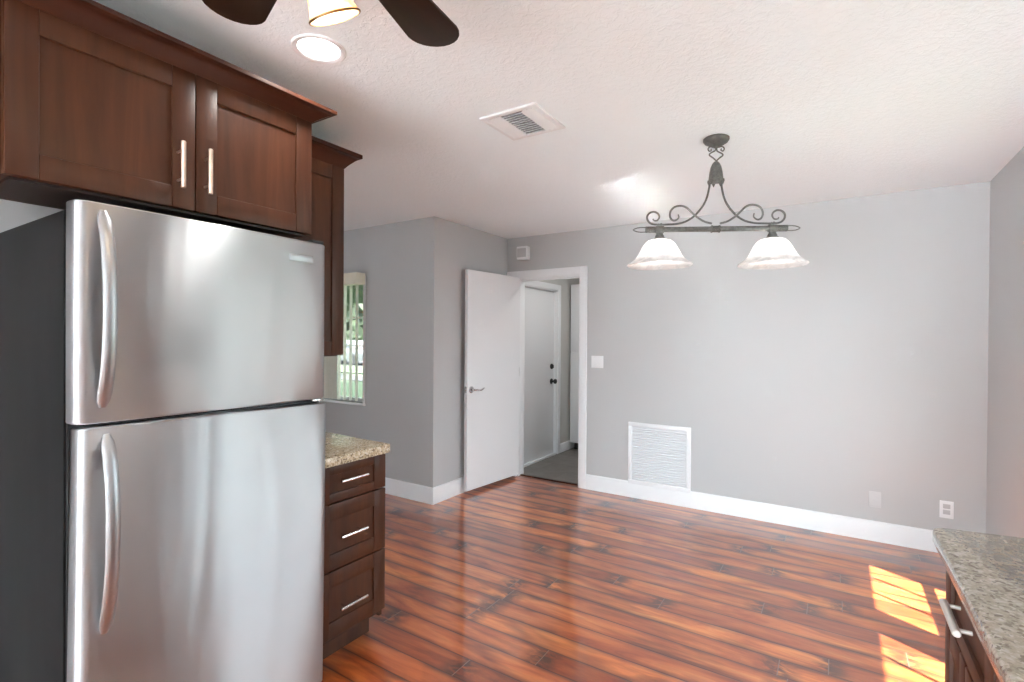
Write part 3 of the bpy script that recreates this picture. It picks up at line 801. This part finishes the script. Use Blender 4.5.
# ------------------------------------------------------------------ ceiling fan (mostly above the frame)
FC = Vector((-.845, .605, 0))
cfn = thing('ceiling_fan', (FC.x, FC.y, H), 'dark bladed ceiling fan with amber glass light cups at the top edge', 'ceiling fan')
MF = Matrix.Translation(FC)
obj('motor_housing', MB().lathe([(0, 2.44), (.085, 2.44), (.088, 2.425), (.06, 2.41), (.06, 2.395), (.105, 2.385), (.125, 2.35), (.125, 2.30), (.10, 2.275), (.05, 2.268), (.05, 2.235), (.065, 2.228), (.068, 2.19), (.045, 2.165), (0, 2.16)], 40, MF), BRONZE, cfn)
zb2 = 2.25
out_ = []
for k in range(13):                                     # rounded blade outline
    a = -PI/2 + PI*k/12; out_.append((.455 + .068*math.cos(a), .076*math.sin(a)))
blade_poly = [(.16, -.048)] + out_ + [(.16, .048)]
tilt = Matrix.Rotation(math.radians(3), 4, 'X')
mb = MB().prism([(p[0], p[1]) for p in blade_poly], -.004, .004, .002)
for v in mb.bm.verts: v.co = tilt @ v.co + Vector((FC.x, FC.y, zb2))
bl0 = obj('blade', mb, BLADE, cfn, origin=(FC.x, FC.y, zb2))
mb = MB()
mb.box(.09, .24, -.016, .016, .006, .012, .003); mb.box(.19, .25, -.035, .035, .0045, .0105, .003)
for v in mb.bm.verts: v.co += Vector((FC.x, FC.y, zb2))
ir0 = obj('blade_iron', mb, BRONZE, cfn, origin=(FC.x, FC.y, zb2))
for k in range(5):
    a = math.radians(102.0 + (66 if k == 1 else 72)*k)
    for pr in (bl0, ir0):
        o = pr if k == 0 else pr.copy()
        if k: COL.objects.link(o); o.parent = cfn
        o.rotation_euler = (0, 0, a)
for k in range(3):
    a = math.radians(140 + 120*k); dv = Vector((math.cos(a), math.sin(a), 0))
    c = FC + dv*.085 + Vector((0, 0, 2.185))
    Mc = Matrix.Translation(c) @ Matrix.Rotation(a, 4, 'Z') @ Matrix.Rotation(math.radians(-20), 4, 'Y') @ Matrix.Rotation(math.radians(-22), 4, 'X')
    obj('lamp_holder', MB().lathe([(0, .03), (.018, .03), (.024, .02), (.026, -.012), (.022, -.02), (0, -.02)], 24, Mc).tube([FC + Vector((0, 0, 2.21)), FC + dv*.045 + Vector((0, 0, 2.225)), Mc @ Vector((0, 0, .028))], .009, 8), BRONZE, cfn)
    obj('lamp_shade', MB().lathe([(.026, -.012), (.034, -.020), (.040, -.045), (.045, -.075), (.052, -.095), (.055, -.100), (.053, -.103), (.049, -.095), (.042, -.075), (.037, -.045), (.031, -.022), (.024, -.015)], 32, Mc), AMBER, cfn)
    obj('shade_rim', MB().tube([Mc @ Vector((.0545*math.cos(2*PI*q/32), .0545*math.sin(2*PI*q/32), -.101)) for q in range(32)], .0025, 8, True), BRONZE, cfn)
    obj('bulb', MB().lathe([(0, -.085), (.012, -.082), (.020, -.068), (.021, -.055), (.014, -.035), (.012, -.018), (0, -.018)], 18, Mc), BULB2, cfn)
    ld = bpy.data.lights.new('fan_bulb_light', 'POINT'); ld.energy = 1.2; ld.color = (1, .88, .70); ld.shadow_soft_size = .02
    lo = bpy.data.objects.new('fan_bulb_light', ld); COL.objects.link(lo); lo.parent = cfn
    lo.location = (Mc @ Vector((0, 0, -.098))) - WORG[cfn.name]

# ------------------------------------------------------------------ grilles, plates, chime
vt = thing('ceiling_vent', (-1.26, 2.05, H), 'white ceiling air register with grey louvers', 'air vent')
VX0, VX1, VY0, VY1 = -1.412, -1.112, 1.906, 2.206
mb = MB(); f = .028
mb.box(VX0, VX1, VY0, VY0+f, H-.010, H, .003); mb.box(VX0, VX1, VY1-f, VY1, H-.010, H, .003)
mb.box(VX0, VX0+f, VY0+f, VY1-f, H-.010, H, .003); mb.box(VX1-f, VX1, VY0+f, VY1-f, H-.010, H, .003)
obj('frame', mb, GRILLE, vt)
obj('backing', MB().box(VX0+f, VX1-f, VY0+f, VY1-f, H-.0015, H-.0005), VDARK, vt)
mb = MB(); xa, xb = -1.313, -1.203
for k in range(11):
    y = VY0+f+.016 + k*.0215
    mb.box(xa, xb, -.010, .010, -.0007, .0007, 0, 1, Matrix.Translation((0, y, H-.0085)) @ Matrix.Rotation(math.radians(38), 4, 'X'))
obj('louvers', mb, GRILLE, vt)
for s in (-1, 1):
    mb = MB()
    for k in range(3):
        x = (xa - .014 - .024*k) if s < 0 else (xb + .014 + .024*k)
        mb.box(-.012, .012, VY0+f, VY1-f, -.0007, .0007, 0, 1, Matrix.Translation((x, 0, H-.0085)) @ Matrix.Rotation(math.radians(-32), 4, 'Y'))
    obj('louvers', mb, GRILLE, vt)

gr = thing('air_return_grille', (-1.29, YF, .125), 'white louvered air return grille low on the far wall', 'air grille')
GX0, GX1, Z0, Z1 = -1.562, -1.020, .125, .672
mb = MB(); f = .034; y0, y1 = YF-.016, YF-.0005
mb.box(GX0, GX1, y0, y1, Z0, Z0+f, .003); mb.box(GX0, GX1, y0, y1, Z1-f, Z1, .003)
mb.box(GX0, GX0+f, y0, y1, Z0+f, Z1-f, .003); mb.box(GX1-f, GX1, y0, y1, Z0+f, Z1-f, .003)
obj('frame', mb, WHITE, gr)
obj('backing', MB().box(GX0+f, GX1-f, YF-.003, YF-.001, Z0+f, Z1-f), WHITE, gr)
mb = MB(); nl = 24
for k in range(nl):
    z = Z0+f+.008 + k*(Z1-Z0-2*f-.016)/(nl-1)
    mb.box(GX0+f, GX1-f, -.0115, .0115, -.0007, .0007, 0, 1, Matrix.Translation((0, YF-.0105, z)) @ Matrix.Rotation(math.radians(-38), 4, 'X'))
obj('louvers', mb, WHITE, gr)

ch = thing('door_chime', (-2.64, YF, 2.2), 'small white chime box on the wall above the doorway', 'chime box')
obj('housing', MB().box(-2.722, -2.602, YF-.07, YF-.001, 2.205, 2.335, .006), WHITE, ch)
obj('front_grille', MB().box(-2.714, -2.610, YF-.0715, YF-.07, 2.225, 2.315, .002), SOCK, ch)

ls = thing('light_switch', (-1.868, YF, 1.14), 'white double rocker light switch beside the doorway', 'light switch')
obj('plate', MB().box(-1.928, -1.808, YF-.006, YF-.0005, 1.142, 1.254, .003), PLATE, ls)
for k in (0, 1):
    xx = -1.898 + .046*k
    obj('rocker', MB().box(xx-.0, xx+.034, YF-.0095, YF-.006, 1.164, 1.232, .002), PLATE, ls)
bj = thing('wall_jack', (.238, YF, .24), 'grey painted jack plate low on the far wall', 'wall plate')
obj('plate', MB().box(.203, .273, YF-.006, YF-.0005, .236, .348, .003), PAINTED, bj)
obj('jack', MB().box(.226, .250, YF-.011, YF-.006, .280, .304, .002), PAINTED, bj)
ot = thing('wall_outlet', (.625, YF, .24), 'white power outlet low on the far wall near the corner', 'power outlet')
obj('plate', MB().box(.589, .661, YF-.006, YF-.0005, .236, .350, .003), PLATE, ot)
for zz in (.262, .300):
    obj('receptacle', MB().box(.606, .644, YF-.008, YF-.006, zz, zz+.030, .004), SOCK, ot)

# ------------------------------------------------------------------ outside the blind covered window
struct('ground', MB().box(-60, 30, 3.6, 12.6, -.35, -.2).box(-60, 30, 14.2, 19.0, -.35, -.2).box(-60, 30, 25, 70, -.35, -.2), LAWN, label='green lawn outside the window')
struct('ground_sidewalk', MB().box(-60, 30, 12.6, 14.2, -.35, -.18), CONC)
struct('ground_road', MB().box(-60, 30, 19.0, 25, -.35, -.21), ASPH)
struct('ceiling_eave', MB().box(XR+.12, 1.605, -2.0, 5.0, 2.30, 2.40, .01), WHITE)
struct('ground_side_lawn', MB().box(.95, 30, -40, 3.6, -.35, -.2), LAWN2)
struct('ground_bounce_paving', MB().box(-60, -6.2, -40, 3.6, -.35, -.2).box(-6.2, .95, -40, -2.7, -.35, -.2), BOUNCE_PAVING)  # unseen pale ground added to reflect sunlight indoors
def blob(mb, c, r, seed):
    rnd = random.Random(seed)
    vs = bmesh.ops.create_icosphere(mb.bm, subdivisions=3, radius=1.0)['verts']
    for v in vs:
        k = r*(1 + rnd.uniform(-.22, .22)); v.co = Vector(c) + Vector((v.co.x*k, v.co.y*k, v.co.z*k*.8))
def tree(x, y, h, r, mat, label, lean=.1):
    t = thing('tree', (x, y, -.2), label, 'tree', 'trees outside the window')
    obj('trunk', MB().tube([(x, y, -.25), (x+lean*.3, y, h*.3), (x+lean, y, h*.62), (x+lean*1.3, y, h*.8)], [.20, .15, .12, .06], 10)
        .tube([(x+lean*.6, y, h*.45), (x+lean+.6, y+.2, h*.7)], [.08, .04], 8).tube([(x+lean*.6, y, h*.48), (x-.6, y-.2, h*.72)], [.08, .04], 8), BARK, t)
    mb = MB(); rnd = random.Random(int(x*10+y))
    for k in range(9):
        a = rnd.uniform(0, 2*PI); q = r*rnd.uniform(.2, .75)
        blob(mb, (x+lean+q*math.cos(a), y+q*math.sin(a), h*.85 + rnd.uniform(-.25, .3)*r), r*rnd.uniform(.35, .55), k)
    obj('foliage', mb, mat, t)
tree(-10.2, 9.2, 4.6, 2.9, LEAF, 'broad dark tree on the lawn nearest the window', .35)
tree(-16.5, 11.5, 5.0, 2.6, LEAF2, 'pale green tree farther along the lawn', -.3)
tree(-22.5, 28.0, 6.0, 2.7, LEAF, 'dense tree across the road behind the white car')
tree(-36.0, 28.5, 6.0, 2.9, LEAF2, 'light green tree across the road at far left')
tree(-29.2, 29.0, 5.8, 2.4, LEAF, 'smaller dark tree across the road, between two others')
hg = MB()
for k in range(34):
    for j, zz in enumerate((1.0, 3.2, 5.2)):
        blob(hg, (-62 + k*1.75 + .5*j, 34.5 + .5*math.sin(k*2.3+j), zz + .35*math.sin(k*1.7+j)), 2.0 + .3*math.sin(k*3.1+2*j), k+50*j)
obj('hedge', hg, LEAF, None, 'long tall dark hedge behind the road outside the window', 'hedge')
car = thing('car', (-25.0, 20.6, -.21), 'white car parked on the road outside the window', 'car')
side = [(-2.2, .25), (-2.25, .55), (-2.15, .80), (-1.45, .92), (-.75, 1.40), (.75, 1.44), (1.50, .98), (2.1, .90), (2.25, .62), (2.2, .25)]
cx, cy, cz = -25.0, 20.6, -.21
obj('car_body', MB().loft([[(cx+a, cy+dy, cz+b) for a, b in side] for dy in (-.86, .86)]), CARP, car)
gl_ = [(-1.25, .95), (-.70, 1.33), (.70, 1.36), (1.25, 1.0)]
obj('side_window', MB().loft([[(cx+a, cy-.875, cz+b) for a, b in gl_], [(cx+a, cy-.862, cz+b) for a, b in gl_]]), CARGL, car)
for wx in (-1.4, 1.4):
    for dy in (-.88, .68):
        obj('wheel', MB().lathe([(0, 0), (.30, 0), (.33, .03), (.33, .17), (.30, .2), (0, .2)], 24, Matrix.Translation((cx+wx, cy+dy+.2, cz+.33)) @ Matrix.Rotation(PI/2, 4, 'X')), TYRE, car)
